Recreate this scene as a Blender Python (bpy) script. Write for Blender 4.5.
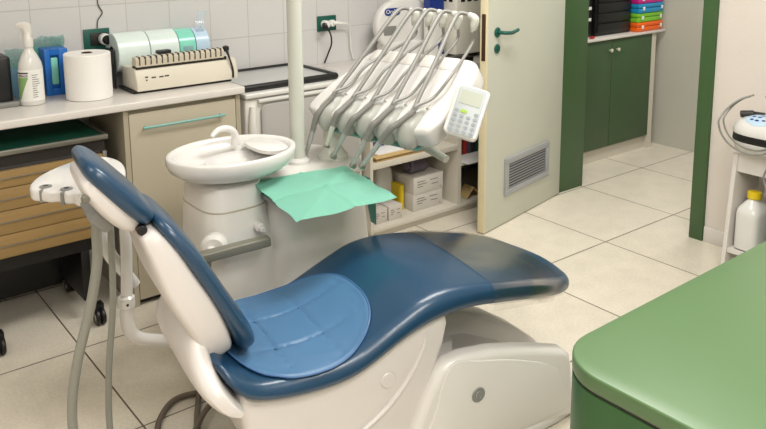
import bpy, bmesh, math, random
from mathutils import Vector, Matrix, noise
from mathutils.bvhtree import BVHTree
from math import sin, cos, pi, radians
for o in list(bpy.data.objects): bpy.data.objects.remove(o)
random.seed(4)
SC = bpy.context.scene
COL = SC.collection

# ---------------------------------------------------------------- camera
cam = bpy.data.cameras.new('camera')
co = bpy.data.objects.new('camera', cam); COL.objects.link(co); SC.camera = co
yaw, pitch, roll = .6628, .1792, -.0068
F = Vector((sin(yaw)*cos(pitch), cos(yaw)*cos(pitch), -sin(pitch)))
R0 = Vector((cos(yaw), -sin(yaw), 0)); U0 = R0.cross(F)
Rr = R0*cos(roll) + U0*sin(roll); Ur = -R0*sin(roll) + U0*cos(roll)
m = Matrix((Rr, Ur, -F)).transposed().to_4x4(); m.translation = (0, 0, 1.63)
co.matrix_world = m
cam.sensor_fit = 'HORIZONTAL'; cam.sensor_width = 36; cam.lens = 801.57/766*36
cam.shift_y = -(214.5-67.2)/766; cam.clip_start = .02

# ---------------------------------------------------------------- world, light, exposure
w = bpy.data.worlds.new('world'); SC.world = w; w.use_nodes = True
w.node_tree.nodes['Background'].inputs[0].default_value = (1, .97, .92, 1)
w.node_tree.nodes['Background'].inputs[1].default_value = .3
def area(name, loc, sx, sy, power, col=(1, .972, .93), rot=(0, 0, 0)):
    l = bpy.data.lights.new(name, 'AREA'); l.shape = 'RECTANGLE'; l.size = sx; l.size_y = sy
    l.energy = power; l.color = col
    o = bpy.data.objects.new(name, l); o.location = loc; o.rotation_euler = rot; COL.objects.link(o)
area('ceiling_or_fill_light', (2.2, 1.9, 2.74), 1.2, .6, 38)
area('ceiling_or_fill_light', (1.2, .1, 2.74), 1.2, .6, 36)
area('ceiling_or_fill_light', (-.6, 1.6, 2.74), 1.2, .6, 14)
area('ceiling_or_fill_light', (.1, -.8, 2.74), 1.2, .6, 30)  # added fill lamp without a known fixture, brightens the chair's near side
area('ceiling_or_fill_light', (4.5, 2.2, 2.66), .6, .6, 21)
SC.view_settings.view_transform = 'Standard'; SC.view_settings.look = 'None'
SC.view_settings.gamma = 1; SC.view_settings.use_curve_mapping = False
SC.view_settings.exposure = .42

# ---------------------------------------------------------------- materials
def lin(c):
    r = []
    for v in c:
        v /= 255.0
        r.append(v/12.92 if v <= .04045 else ((v+.055)/1.055)**2.4)
    return (*r, 1)
def mat(name, rgb, rough=.45, metal=0, nz=0.0, nscale=8, bump=0, bscale=60, trans=0, coat=0, alpha=1, spec=.5, sheen=0):
    m = bpy.data.materials.new(name); m.use_nodes = True
    nt = m.node_tree; b = nt.nodes['Principled BSDF']
    c = lin(rgb)
    b.inputs['Base Color'].default_value = c
    b.inputs['Roughness'].default_value = rough; b.inputs['Metallic'].default_value = metal
    b.inputs['Transmission Weight'].default_value = trans; b.inputs['Coat Weight'].default_value = coat
    b.inputs['Alpha'].default_value = alpha; b.inputs['Specular IOR Level'].default_value = spec
    b.inputs['Sheen Weight'].default_value = sheen
    tc = nt.nodes.new('ShaderNodeTexCoord')
    n = nt.nodes.new('ShaderNodeTexNoise'); n.inputs['Scale'].default_value = nscale; n.inputs['Detail'].default_value = 5
    nt.links.new(tc.outputs['Object'], n.inputs['Vector'])
    mx = nt.nodes.new('ShaderNodeMix'); mx.data_type = 'RGBA'
    k = nz if nz else .03
    mx.inputs[6].default_value = [x*(1-k) for x in c[:3]]+[1]; mx.inputs[7].default_value = [min(1, x*(1+k)) for x in c[:3]]+[1]
    nt.links.new(n.outputs['Fac'], mx.inputs[0]); nt.links.new(mx.outputs[2], b.inputs['Base Color'])
    if bump:
        n2 = nt.nodes.new('ShaderNodeTexNoise'); n2.inputs['Scale'].default_value = bscale
        nt.links.new(tc.outputs['Object'], n2.inputs['Vector'])
        bp = nt.nodes.new('ShaderNodeBump'); bp.inputs['Strength'].default_value = bump; bp.inputs['Distance'].default_value = .01
        nt.links.new(n2.outputs['Fac'], bp.inputs['Height']); nt.links.new(bp.outputs['Normal'], b.inputs['Normal'])
    return m
def tile_mat(name, rgb, grout, ax, per, ph, wid, rough, speck=0.0, var=.05, rgb2=None):
    m = bpy.data.materials.new(name); m.use_nodes = True
    nt = m.node_tree; N = nt.nodes; L = nt.links; b = N['Principled BSDF']
    g = N.new('ShaderNodeNewGeometry'); sp = N.new('ShaderNodeSeparateXYZ'); L.new(g.outputs['Position'], sp.inputs[0])
    def M(op, a, bb=None, c=None):
        n = N.new('ShaderNodeMath'); n.operation = op
        for i, v in enumerate((a, bb, c)):
            if v is None: continue
            if isinstance(v, (int, float)): n.inputs[i].default_value = v
            else: L.new(v, n.inputs[i])
        return n.outputs[0]
    masks = []; cells = []
    for i in (0, 1):
        q = M('DIVIDE', M('SUBTRACT', sp.outputs[ax[i]], ph[i]), per[i])
        fr = M('FRACT', M('ADD', q, 100.5))
        d = M('MULTIPLY', M('ABSOLUTE', M('SUBTRACT', fr, .5)), per[i])
        masks.append(M('LESS_THAN', d, wid/2)); cells.append(M('FLOOR', M('ADD', q, 100.0)))
    gm = M('MAXIMUM', masks[0], masks[1])
    cx = N.new('ShaderNodeCombineXYZ'); L.new(cells[0], cx.inputs[0]); L.new(cells[1], cx.inputs[1])
    wn = N.new('ShaderNodeTexWhiteNoise'); L.new(cx.outputs[0], wn.inputs['Vector'])
    no = N.new('ShaderNodeTexNoise'); no.inputs['Scale'].default_value = 85 if speck else 6; no.inputs['Detail'].default_value = 6; no.inputs['Roughness'].default_value = .7
    L.new(g.outputs['Position'], no.inputs['Vector'])
    no2 = N.new('ShaderNodeTexNoise'); no2.inputs['Scale'].default_value = 9; no2.inputs['Detail'].default_value = 4
    L.new(g.outputs['Position'], no2.inputs['Vector'])
    v = M('ADD', M('MULTIPLY', M('SUBTRACT', wn.outputs['Value'], .5), var), 1.0)
    v = M('ADD', v, M('MULTIPLY', M('SUBTRACT', no.outputs['Fac'], .5), speck*2))
    v = M('ADD', v, M('MULTIPLY', M('SUBTRACT', no2.outputs['Fac'], .5), speck*.9+.03))
    sc = N.new('ShaderNodeVectorMath'); sc.operation = 'SCALE'; sc.inputs[0].default_value = lin(rgb)[:3]; L.new(v, sc.inputs['Scale'])
    mx = N.new('ShaderNodeMix'); mx.data_type = 'RGBA'; L.new(gm, mx.inputs[0]); L.new(sc.outputs[0], mx.inputs[6]); mx.inputs[7].default_value = lin(grout)
    L.new(mx.outputs[2], b.inputs['Base Color'])
    b.inputs['Roughness'].default_value = rough
    bp = N.new('ShaderNodeBump'); bp.inputs['Strength'].default_value = .5; bp.inputs['Distance'].default_value = .002; bp.invert = True
    L.new(gm, bp.inputs['Height']); L.new(bp.outputs['Normal'], b.inputs['Normal'])
    return m
def clear_mat(name, rgb, fac=.2, rough=.08):
    m = bpy.data.materials.new(name); m.use_nodes = True
    nt = m.node_tree; N = nt.nodes; L = nt.links; b = N['Principled BSDF']
    b.inputs['Base Color'].default_value = lin(rgb); b.inputs['Roughness'].default_value = rough
    t = N.new('ShaderNodeBsdfTransparent'); mx = N.new('ShaderNodeMixShader')
    n = N.new('ShaderNodeTexNoise'); n.inputs['Scale'].default_value = 6
    r = N.new('ShaderNodeMapRange'); r.inputs['To Min'].default_value = max(0, fac-.12); r.inputs['To Max'].default_value = min(1, fac+.12)
    r.inputs['From Min'].default_value = .35; r.inputs['From Max'].default_value = .65
    tc = N.new('ShaderNodeTexCoord'); L.new(tc.outputs['Object'], n.inputs['Vector'])
    L.new(n.outputs['Fac'], r.inputs['Value']); L.new(r.outputs['Result'], mx.inputs[0])
    L.new(t.outputs[0], mx.inputs[1]); L.new(b.outputs[0], mx.inputs[2]); L.new(mx.outputs[0], N['Material Output'].inputs[0])
    return m
def sleeve_mat(name):
    m = bpy.data.materials.new(name); m.use_nodes = True
    nt = m.node_tree; N = nt.nodes; L = nt.links; N.remove(N['Principled BSDF'])
    t = N.new('ShaderNodeBsdfTransparent'); g = N.new('ShaderNodeBsdfGlossy'); g.inputs['Roughness'].default_value = .22; g.inputs['Color'].default_value = (.72, .7, .66, 1)
    mx = N.new('ShaderNodeMixShader'); n = N.new('ShaderNodeTexNoise'); n.inputs['Scale'].default_value = 3.2; n.inputs['Distortion'].default_value = .8
    tc = N.new('ShaderNodeTexCoord'); L.new(tc.outputs['Object'], n.inputs['Vector'])
    r = N.new('ShaderNodeMapRange'); r.inputs['From Min'].default_value = .38; r.inputs['From Max'].default_value = .55; r.inputs['To Min'].default_value = .16; r.inputs['To Max'].default_value = .5
    L.new(n.outputs['Fac'], r.inputs['Value']); L.new(r.outputs['Result'], mx.inputs[0]); L.new(t.outputs[0], mx.inputs[1]); L.new(g.outputs[0], mx.inputs[2])
    L.new(mx.outputs[0], N['Material Output'].inputs[0]); return m
def wood_mat(name, a, b_):
    m = mat(name, a, .4); nt = m.node_tree; N = nt.nodes; L = nt.links
    tc = N.new('ShaderNodeTexCoord'); mp = N.new('ShaderNodeMapping'); mp.inputs['Scale'].default_value = (3, 20, 45)
    no = N.new('ShaderNodeTexNoise'); no.inputs['Scale'].default_value = 2; no.inputs['Detail'].default_value = 6
    cr = N.new('ShaderNodeMix'); cr.data_type = 'RGBA'; cr.inputs[6].default_value = lin(a); cr.inputs[7].default_value = lin(b_)
    L.new(tc.outputs['Object'], mp.inputs[0]); L.new(mp.outputs[0], no.inputs['Vector']); L.new(no.outputs['Fac'], cr.inputs[0])
    L.new(cr.outputs[2], N['Principled BSDF'].inputs['Base Color'])
    return m
MT = dict(
 floor=tile_mat('floor_tile', (216, 208, 192), (98, 88, 74), (0, 1), (.615, .625), (.842, 2.376), .006, .28, .26, .04),
 walltile=tile_mat('wall_tile', (204, 203, 202), (184, 182, 178), (0, 2), (.2106, .213), (1.13, 1.054), .004, .16, 0, .03),
 wallr=mat('right_wall_paint', (214, 206, 197), .6, bump=.08, bscale=90),
 wallo=mat('passage_wall_paint', (198, 197, 186), .6),
 ceil=mat('ceiling_paint', (225, 222, 215), .8),
 white=mat('white_plastic', (219, 216, 210), .28, nz=.02),
 holder=mat('pale_grey_holder', (176, 177, 170), .3), white2=mat('white_enamel', (214, 213, 208), .2),
 shell=mat('cream_plastic_shell', (216, 211, 207), .3),
 gloss=mat('glossy_ceramic', (216, 214, 210), .1, coat=.3),
 post=mat('pale_grey_pole', (198, 200, 190), .25),
 blue=mat('blue_vinyl', (30, 64, 92), .32, nz=.06, bump=.03, bscale=150, coat=.15),
 pad=mat('light_blue_vinyl', (72, 112, 150), .42, nz=.05, bump=.04, bscale=150),
 piping=mat('pad_edging', (58, 98, 146), .45),
 clear=sleeve_mat('clear_sleeve_plastic'),
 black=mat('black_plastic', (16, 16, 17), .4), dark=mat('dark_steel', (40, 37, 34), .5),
 khaki=mat('khaki_plastic', (112, 110, 98), .35), grey=mat('grey_plastic', (128, 128, 124), .4), hose=mat('grey_rubber_hose', (148, 149, 140), .45),
 hose2=mat('brown_grey_cable', (108, 98, 86), .5), rod=mat('grey_silicone', (132, 131, 126), .4),
 barrel=mat('satin_silver', (176, 176, 174), .22, .25), chrome=mat('chrome', (170, 170, 168), .3, .75), steel=mat('brushed_steel', (160, 158, 150), .35, .9),
 cloth=mat('green_paper_cloth', (158, 226, 204), .8, nz=.06, nscale=5, bump=.1, bscale=200),
 teal=mat('teal_plastic', (120, 172, 164), .25), tealdark=mat('dark_teal_socket', (12, 84, 72), .35),
 beige=mat('beige_laminate', (176, 168, 148), .4, nz=.04), beige_d=mat('beige_carcass', (168, 160, 140), .45),
 counter=mat('counter_laminate', (214, 209, 203), .25),
 shelf=mat('shelf_laminate', (206, 200, 186), .35),
 green=mat('green_laminate', (86, 116, 76), .33), green_s=mat('green_side_panel', (52, 92, 50), .3),
 frame=mat('green_frame_paint', (60, 90, 52), .4), cab=mat('dark_green_laminate', (58, 84, 52), .42),
 door=mat('door_laminate', (200, 202, 188), .35), dooredge=mat('cream_door_edge', (226, 214, 178), .45),
 wood=wood_mat('pale_wood_veneer', (158, 130, 84), (136, 110, 68)), mat_g=mat('green_rubber_mat', (14, 92, 72), .5, nz=.1),
 paper=mat('white_paper', (236, 234, 230), .85, bump=.08, bscale=160), cream=mat('cream_plastic', (212, 206, 190), .35),
 cream2=mat('ivory_comb', (200, 192, 172), .4),
 roll=mat('pouch_film', (216, 230, 226), .25), rollg=mat('green_pouch_film', (132, 210, 190), .2), rollb=mat('pale_blue_film', (182, 206, 226), .25),
 film=clear_mat('thin_blue_film', (190, 212, 226), .4), bag=clear_mat('teal_film', (90, 165, 155), .55, .2), bagb=clear_mat('blue_film', (130, 180, 215), .55, .2),
 bluebox=mat('bright_blue_plastic', (22, 104, 190), .35), navy=mat('navy_plastic', (22, 50, 128), .4),
 labelg=mat('label_green', (128, 165, 104), .5), label=mat('label_white', (228, 228, 222), .5), ink=mat('dark_ink', (58, 52, 54), .6),
 lcd=mat('lcd_screen', (176, 182, 168), .25), keypad=mat('keypad_grey', (172, 178, 178), .4), key=mat('key_grey', (142, 150, 156), .4), led=mat('key_green', (150, 190, 40), .3),
 yellow=mat('yellow_plastic', (226, 196, 30), .35), red=mat('red_plastic', (180, 40, 36), .4),
 magenta=mat('magenta_plastic', (190, 30, 130), .3), cyan=mat('cyan_plastic', (30, 140, 190), .3), lime=mat('lime_plastic', (120, 190, 50), .3), orange=mat('orange_plastic', (235, 100, 20), .3),
 glass=mat('grey_glass', (188, 190, 188), .12), tray=mat('beige_tray', (226, 222, 210), .3), carton=mat('white_carton', (206, 200, 192), .6),
 purple=mat('dark_purple_film', (92, 84, 98), .4), bronze=mat('lock_plate', (84, 60, 40), .4, .5), tan=mat('tan_folder', (206, 176, 120), .6),
 ventf=mat('vent_frame', (166, 168, 170), .45, .2), vent=mat('aluminium_vent', (158, 160, 162), .4, .6), unitgrey=mat('grey_appliance_door', (168, 166, 162), .35),
)

# ---------------------------------------------------------------- helpers
WM = {}
def link(name, me, parent=None):
    o = bpy.data.objects.new(name, me); COL.objects.link(o)
    if parent is not None: o.parent = parent
    return o
def finish(bm, name, material, sharp=35):
    bmesh.ops.recalc_face_normals(bm, faces=bm.faces)
    me = bpy.data.meshes.new(name)
    for f in bm.faces: f.smooth = True
    bm.to_mesh(me); bm.free(); me.materials.append(material)
    me.set_sharp_from_angle(angle=radians(sharp))
    return me
def thing(name, label, cat, loc, group=None, rz=0):
    o = link(name, None); o.location = loc; o.rotation_euler = (0, 0, rz); o.empty_display_size = .05
    o['label'] = label; o['category'] = cat
    if group: o['group'] = group
    WM[o.name] = Matrix.Translation(loc) @ Matrix.Rotation(rz, 4, 'Z')
    return o
def part(name, bm, material, parent, label=None, sharp=35):
    """bm in world coordinates -> a mesh child of parent"""
    bm.transform(WM[parent.name].inverted())
    o = link(name, finish(bm, name, material, sharp), parent)
    WM[o.name] = WM[parent.name]
    if label: o['label'] = label
    return o
def single(name, bm, material, label, cat, loc, group=None, sharp=35):
    bm.transform(Matrix.Translation(loc).inverted())
    o = link(name, finish(bm, name, material, sharp)); o.location = loc
    WM[o.name] = Matrix.Translation(loc)
    o['label'] = label; o['category'] = cat
    if group: o['group'] = group
    return o
def struct(name, bm, material, parent=None):
    if parent is not None: return part(name, bm, material, parent)
    o = link(name, finish(bm, name, material)); o['kind'] = 'structure'; WM[o.name] = Matrix()
    return o
def join(*bms):
    out = bms[0]
    for b in bms[1:]:
        me = bpy.data.meshes.new('tmp'); b.to_mesh(me); b.free(); out.from_mesh(me); bpy.data.meshes.remove(me)
    return out
def box(x0, x1, y0, y1, z0, z1, bev=0, seg=2, M=None):
    bm = bmesh.new(); bmesh.ops.create_cube(bm, size=1)
    for v in bm.verts: v.co = Vector(((x0+x1)/2+v.co.x*(x1-x0), (y0+y1)/2+v.co.y*(y1-y0), (z0+z1)/2+v.co.z*(z1-z0)))
    if bev: bmesh.ops.bevel(bm, geom=bm.edges[:], offset=bev, segments=seg, affect='EDGES', profile=.5)
    if M is not None: bm.transform(M)
    return bm
def loft(rings, caps=True):
    bm = bmesh.new(); R = [[bm.verts.new(p) for p in r] for r in rings]; n = len(rings[0])
    for a, b in zip(R, R[1:]):
        for i in range(n): bm.faces.new((a[i], a[(i+1) % n], b[(i+1) % n], b[i]))
    if caps:
        bm.faces.new(R[0][::-1]); bm.faces.new(R[-1])
    return bm
def cr(pts, n=6):
    pts = [Vector(p) for p in pts]
    if len(pts) < 3: return pts
    P = [pts[0]*2-pts[1]]+pts+[pts[-1]*2-pts[-2]]; out = []
    for i in range(1, len(P)-2):
        a, b, c, d = P[i-1:i+3]
        for k in range(n):
            t = k/n; out.append(.5*((2*b)+(c-a)*t+(2*a-5*b+4*c-d)*t*t+(3*b-a-3*c+d)*t**3))
    out.append(pts[-1]); return out
def lerp_list(vals, n):
    out = []
    for i in range(n):
        f = i/(n-1)*(len(vals)-1); k = min(int(f), len(vals)-2); out.append(vals[k]+(vals[k+1]-vals[k])*(f-k))
    return out
def tube(pts, r, seg=12, n=6, smooth=True):
    P = cr(pts, n) if smooth else [Vector(p) for p in pts]
    rad = lerp_list(r, len(P)) if isinstance(r, (list, tuple)) else [r]*len(P)
    rings = []; up = None
    for i, p in enumerate(P):
        t = (P[min(i+1, len(P)-1)]-P[max(i-1, 0)]).normalized()
        if up is None: up = t.orthogonal().normalized()
        up = (up-t*up.dot(t)).normalized(); s = t.cross(up)
        rings.append([p+(up*cos(2*pi*k/seg)+s*sin(2*pi*k/seg))*rad[i] for k in range(seg)])
    return loft(rings)
def lathe(c, prof, seg=32, ax=(1, 1), M=None):
    rings = [[Vector((c[0]+max(r, 1e-4)*ax[0]*cos(2*pi*k/seg), c[1]+max(r, 1e-4)*ax[1]*sin(2*pi*k/seg), c[2]+z)) for k in range(seg)] for r, z in prof]
    bm = loft(rings)
    if M is not None: bm.transform(M)
    return bm
def frame_m(o, x, y, z=None):
    x = Vector(x).normalized(); y = Vector(y); y = (y-x*y.dot(x)).normalized(); z = x.cross(y)
    m = Matrix((x, y, z)).transposed().to_4x4(); m.translation = o; return m
def prism(outline, z0, z1, bev=0, seg=2, M=None):
    bm = loft([[Vector((p[0], p[1], z0)) for p in outline], [Vector((p[0], p[1], z1)) for p in outline]])
    bmesh.ops.recalc_face_normals(bm, faces=bm.faces)
    if bev:
        es = [e for e in bm.edges if abs(e.verts[0].co.z-e.verts[1].co.z) < 1e-6]
        bmesh.ops.bevel(bm, geom=es, offset=bev, segments=seg, affect='EDGES', profile=.5, clamp_overlap=True)
    if M is not None: bm.transform(M)
    return bm
def rrect(x0, x1, y0, y1, r, n=5):
    out = []
    for cx, cy, a in ((x1-r, y1-r, 0), (x0+r, y1-r, 90), (x0+r, y0+r, 180), (x1-r, y0+r, 270)):
        for k in range(n+1):
            t = radians(a+90*k/n); out.append((cx+r*cos(t), cy+r*sin(t)))
    return out
def oval(cx, cy, rx, ry, n=28, e=2):
    out = []
    for k in range(n):
        c, s = cos(2*pi*k/n), sin(2*pi*k/n)
        out.append((cx+rx*math.copysign(abs(c)**(2/e), c), cy+ry*math.copysign(abs(s)**(2/e), s)))
    return out
def smooth2(pts, n=5, closed=True):
    P = [Vector((p[0], p[1], 0)) for p in pts]; out = []; N = len(P)
    for i in range(N):
        a, b, c, d = P[i-1], P[i], P[(i+1) % N], P[(i+2) % N]
        for k in range(n):
            t = k/n; q = .5*((2*b)+(c-a)*t+(2*a-5*b+4*c-d)*t*t+(3*b-a-3*c+d)*t**3); out.append((q.x, q.y))
    return out
def cyl(p0, p1, r, seg=20, bev=0):
    p0, p1 = Vector(p0), Vector(p1); d = (p1-p0).normalized(); h = (p1-p0).length
    if bev: pts = [(r-bev, 0), (r, bev), (r, h-bev), (r-bev, h)]
    else: pts = [(r, 0), (r, h)]
    x = d.orthogonal().normalized()
    M = Matrix((x, d.cross(x), d)).transposed().to_4x4(); M.translation = p0
    return lathe((0, 0, 0), pts, seg, M=M)
def text(s, size, M, ext=.0006):
    c = bpy.data.curves.new('t', 'FONT'); c.body = s; c.size = size; c.extrude = ext; c.align_x = 'CENTER'; c.align_y = 'CENTER'
    o = bpy.data.objects.new('t', c); COL.objects.link(o)
    dg = bpy.context.evaluated_depsgraph_get(); me = bpy.data.meshes.new_from_object(o.evaluated_get(dg))
    bm = bmesh.new(); bm.from_mesh(me); bm.transform(M)
    bpy.data.objects.remove(o); bpy.data.curves.remove(c); bpy.data.meshes.remove(me)
    return bm

# ---------------------------------------------------------------- the room
struct('floor', box(-1.6, 5.2, -1.6, 3.75, -.06, 0), MT['floor'])
struct('wall_back', box(-1.6, 3.71, 3.65, 3.75, 0, 2.8), MT['walltile'])
struct('wall_left', box(-1.7, -1.6, -1.6, 3.75, 0, 2.8), MT['wallr'])
struct('wall_front', box(-1.6, 5.1, -1.7, -1.6, 0, 2.8), MT['wallr'])
struct('wall_right', join(box(3.71, 3.92, -1.6, 2.08, 0, 2.8), box(3.71, 3.92, 3.08, 3.75, 0, 2.8), box(3.71, 3.92, 2.08, 3.08, 2.12, 2.8)), MT['wallr'])
struct('wall_passage_end', box(5.13, 5.2, -1.6, 3.75, 0, 2.8), MT['wallo'])
struct('wall_passage_back', box(3.92, 5.13, 3.7, 3.75, 0, 2.8), MT['wallo'])
struct('ceiling', box(-1.7, 5.1, -1.7, 3.75, 2.8, 2.86), MT['ceil'])
struct('baseboard_right', box(3.698, 3.71, -1.6, 2.068, 0, .08, .003), MT['counter'])
# door frame
fr = struct('trim_1', join(box(3.672, 3.93, 3.018, 3.1, 0, 2.16, .004), box(3.69, 3.93, 2.070, 2.145, 0, 2.16, .004), box(3.69, 3.93, 2.070, 3.1, 2.08, 2.16, .004)), MT['frame'])
# open door leaf : near face from A (free edge) to B (hinge)
A = Vector((2.885, 2.835, 0)); B = Vector((3.690, 3.004, 0)); Lx = (B-A).length
DM = frame_m(A, B-A, Vector((0, 0, 1)))       # x along leaf, y up, z = x cross y = towards -Y (camera)
dth = .042
leaf = box(.004, Lx, .006, 2.07, -dth, 0, .001, M=DM)
door = struct('door_1', leaf, MT['door'])
def dpart(n, bm, m, lab=None): return part(n, bm, m, door, lab)
dpart('door_edge', box(-.004, .004, .006, 2.07, -dth-.001, .001, .0015, M=DM), MT['dooredge'])
dpart('lock_plate', box(-.007, -.003, .93, 1.17, -.032, -.010, .001, M=DM), MT['bronze'])
hd = join(cyl(DM@Vector((.085, 1.07, 0)), DM@Vector((.085, 1.07, .01)), .026, 24, .003), tube([DM@Vector(p) for p in ((.085, 1.07, .005), (.085, 1.07, .045), (.10, 1.069, .055), (.15, 1.066, .055), (.205, 1.075, .055))], [.010, .010, .010, .010, .009]))
dpart('door_handle', hd, MT['tealdark'], 'dark green door lever')
dpart('keyhole_rose', join(cyl(DM@Vector((.085, .985, 0)), DM@Vector((.085, .985, .009)), .025, 24, .003), cyl(DM@Vector((.085, .985, .009)), DM@Vector((.085, .985, .013)), .008, 12)), MT['tealdark'])
# vent grille
gx0, gx1, gz0, gz1 = .185, .665, .160, .372
b = box(gx0, gx1, gz0, gz0+.035, 0, .012, .002, M=DM)
for q in ((gx0, gx1, gz1-.035, gz1), (gx0, gx0+.035, gz0+.035, gz1-.035), (gx1-.035, gx1, gz0+.035, gz1-.035)): b = join(b, box(*q, 0, .012, .002, M=DM))
vg = dpart('vent_grille', b, MT['ventf'])
b = None
for k in range(9):
    z = gz0+.042+k*.0155
    s = box(gx0+.03, gx1-.03, -.004, .004, -.001, .001, M=DM @ Matrix.Translation((0, z, .006)) @ Matrix.Rotation(radians(-30), 4, 'X'))
    b = s if b is None else join(b, s)
part('slats', b, MT['vent'], vg)
part('vent_backing', box(gx0+.03, gx1-.03, gz0+.03, gz1-.03, 0, .0015, M=DM), MT['black'], vg)

# ---------------------------------------------------------------- passage cabinet beyond the doorway
t = thing('base_cabinet', 'dark green two-door base cabinet in the room beyond the doorway', 'cabinet', (4.5, 3.45, 0))
part('body', join(box(4.06, 4.97, 3.28, 3.68, .1, .845), box(4.97, 5.02, 3.262, 3.68, 0, .845)), MT['shelf'], t)
part('plinth', box(4.06, 4.97, 3.29, 3.66, 0, .085), MT['shelf'], t, 'pale grey plinth')
for x0, x1, kx in ((4.08, 4.51, 4.482), (4.514, 4.97, 4.559)):
    d = part('door', box(x0, x1, 3.262, 3.28, .1, .842, .0015), MT['cab'], t)
    part('knob', lathe((0, 0, 0), [(.004, 0), (.005, .012), (.0125, .018), (.0125, .024), (.006, .028)], 16, M=frame_m((kx, 3.262, .77), (1, 0, 0), (0, 0, 1))), MT['shelf'], d)
single('countertop', box(4.06, 5.105, 3.245, 3.69, .845, .862, .004), MT['counter'], 'white worktop on the dark green cabinet beyond the doorway', 'worktop', (4.5, 3.45, .845))
t = thing('storage_tower', 'tall black stack of drawers beside the coloured cases beyond the doorway', 'drawer unit', (4.6, 3.47, .872))
part('body', box(4.40, 4.785, 3.32, 3.62, .862, 1.45, .006), MT['black'], t)
for k in range(8):
    part('drawer', box(4.41, 4.775, 3.308, 3.32, .882+k*.07, .945+k*.07, .006), MT['black'], t)
t = thing('file_rack', 'narrow black rack with pale stripes at the green door frame', 'rack', (4.33, 3.42, .872))
part('body', box(4.27, 4.385, 3.34, 3.62, .862, 1.4, .003), MT['black'], t)
for k in range(6): part('label_strip', box(4.285, 4.37, 3.336, 3.341, .97+k*.075, .99+k*.075), MT['label'], t, 'pale label strip')
for k, (mm, nm, oy) in enumerate((('orange', 'orange', 0), ('lime', 'lime green', .004), ('cyan', 'turquoise blue', -.003), ('magenta', 'magenta', .002))):
    z = .862+k*.065
    t = thing('plastic_case', nm+' flat plastic case '+('at the bottom of' if k == 0 else 'on top of' if k == 3 else 'within')+' the coloured stack beyond the doorway', 'case', (4.95, 3.34, z), 'coloured cases on the passage worktop')
    part('body', box(4.80, 5.095, 3.265+oy, 3.44+oy, z, z+.034, .008, 3), MT[mm], t)
    part('lid', box(4.798, 5.097, 3.263+oy, 3.442+oy, z+.035, z+.064, .008, 3), MT[mm], t)
    part('latch', box(4.84, 4.86, 3.257+oy, 3.266+oy, z+.02, z+.045, .002), MT['label'], t, 'white latch')
    part('latch', box(5.06, 5.075, 3.257+oy, 3.266+oy, z+.02, z+.045, .002), MT['label'], t, 'white latch')
single('clip', join(tube([(4.285, 3.28, .869), (4.31, 3.275, .869), (4.34, 3.285, .869)], .005), box(4.30, 4.325, 3.267, 3.29, .862, .878, .003)), MT['red'], 'small red clip on the white worktop beyond the doorway', 'clip', (4.31, 3.28, .872))

# ---------------------------------------------------------------- left counter
single('countertop', box(-.6, 1.689, 3.175, 3.648, .872, .905, .006, 3), MT['counter'], 'long white worktop under the spray bottle and paper roll', 'worktop', (.5, 3.4, .872))
t = thing('base_cabinet', 'beige single-door cabinet under the left worktop with teal bar handle', 'cabinet', (1.4, 3.42, 0))
part('body', join(box(1.134, 1.155, 3.197, 3.64, 0, .87), box(1.65, 1.672, 3.197, 3.64, 0, .87), box(1.155, 1.65, 3.215, 3.64, .06, .868)), MT['beige_d'], t)
d = part('door', box(1.157, 1.646, 3.193, 3.213, .03, .852, .002), MT['beige'], t)
part('handle', join(tube([(1.222, 3.195, .79), (1.223, 3.178, .79), (1.235, 3.172, .79), (1.555, 3.172, .79), (1.567, 3.178, .79), (1.568, 3.195, .79)], .0055, n=3)), MT['teal'], d, 'teal bar handle')
part('plinth', box(1.155, 1.65, 3.23, 3.6, 0, .06), MT['dark'], t)

# appliance right of it, with tray lightbox on it
t = thing('appliance', 'white appliance with rounded grey door below the black-framed tray', 'appliance', (2.05, 3.42, 0))
part('body', box(1.70, 2.36, 3.2, 3.64, .02, .835, .012, 3), MT['white'], t)
part('top_panel', join(box(1.695, 2.365, 3.185, 3.645, .838, .862, .008, 3), box(1.76, 2.33, 3.178, 3.2, .815, .832, .006)), MT['white2'], t)
part('door', prism(rrect(1.775, 2.335, .12, .805, .03), 0, .016, .005, M=frame_m((0, 3.2, 0), (1, 0, 0), (0, 0, 1))), MT['unitgrey'], t, 'grey door panel')
part('bumper', tube([(1.735, 3.19, .80), (1.725, 3.182, .70), (1.73, 3.182, .45), (1.735, 3.19, .12)], [.016, .02, .02, .014]), MT['white'], t)
part('foot', box(1.74, 2.3, 3.25, 3.6, 0, .02), MT['black'], t)
t = thing('tray', 'wide flat black-framed tray with pale grey top against the tiled wall', 'tray', (1.98, 3.43, .862))
XL, XR = 1.71, 2.225
part('frame', join(*[tube(q, .016, 12, 2, False) for q in ([(XL, 3.235, .879), (XR, 3.235, .879)], [(XR, 3.235, .879), (XR, 3.625, .879)], [(XR, 3.625, .879), (XL, 3.625, .879)], [(XL, 3.625, .879), (XL, 3.235, .879)])],
     *[lathe((x, y, .879), [(0, -.016), (.011, -.0115), (.016, 0), (.011, .0115), (0, .016)], 12) for x in (XL, XR) for y in (3.235, 3.625)]), MT['black'], t)
part('base', box(XL, XR, 3.235, 3.625, .864, .874), MT['black'], t)
part('glass_top', box(XL+.012, XR-.012, 3.247, 3.613, .874, .884), MT['glass'], t, 'pale grey glass top')

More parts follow.
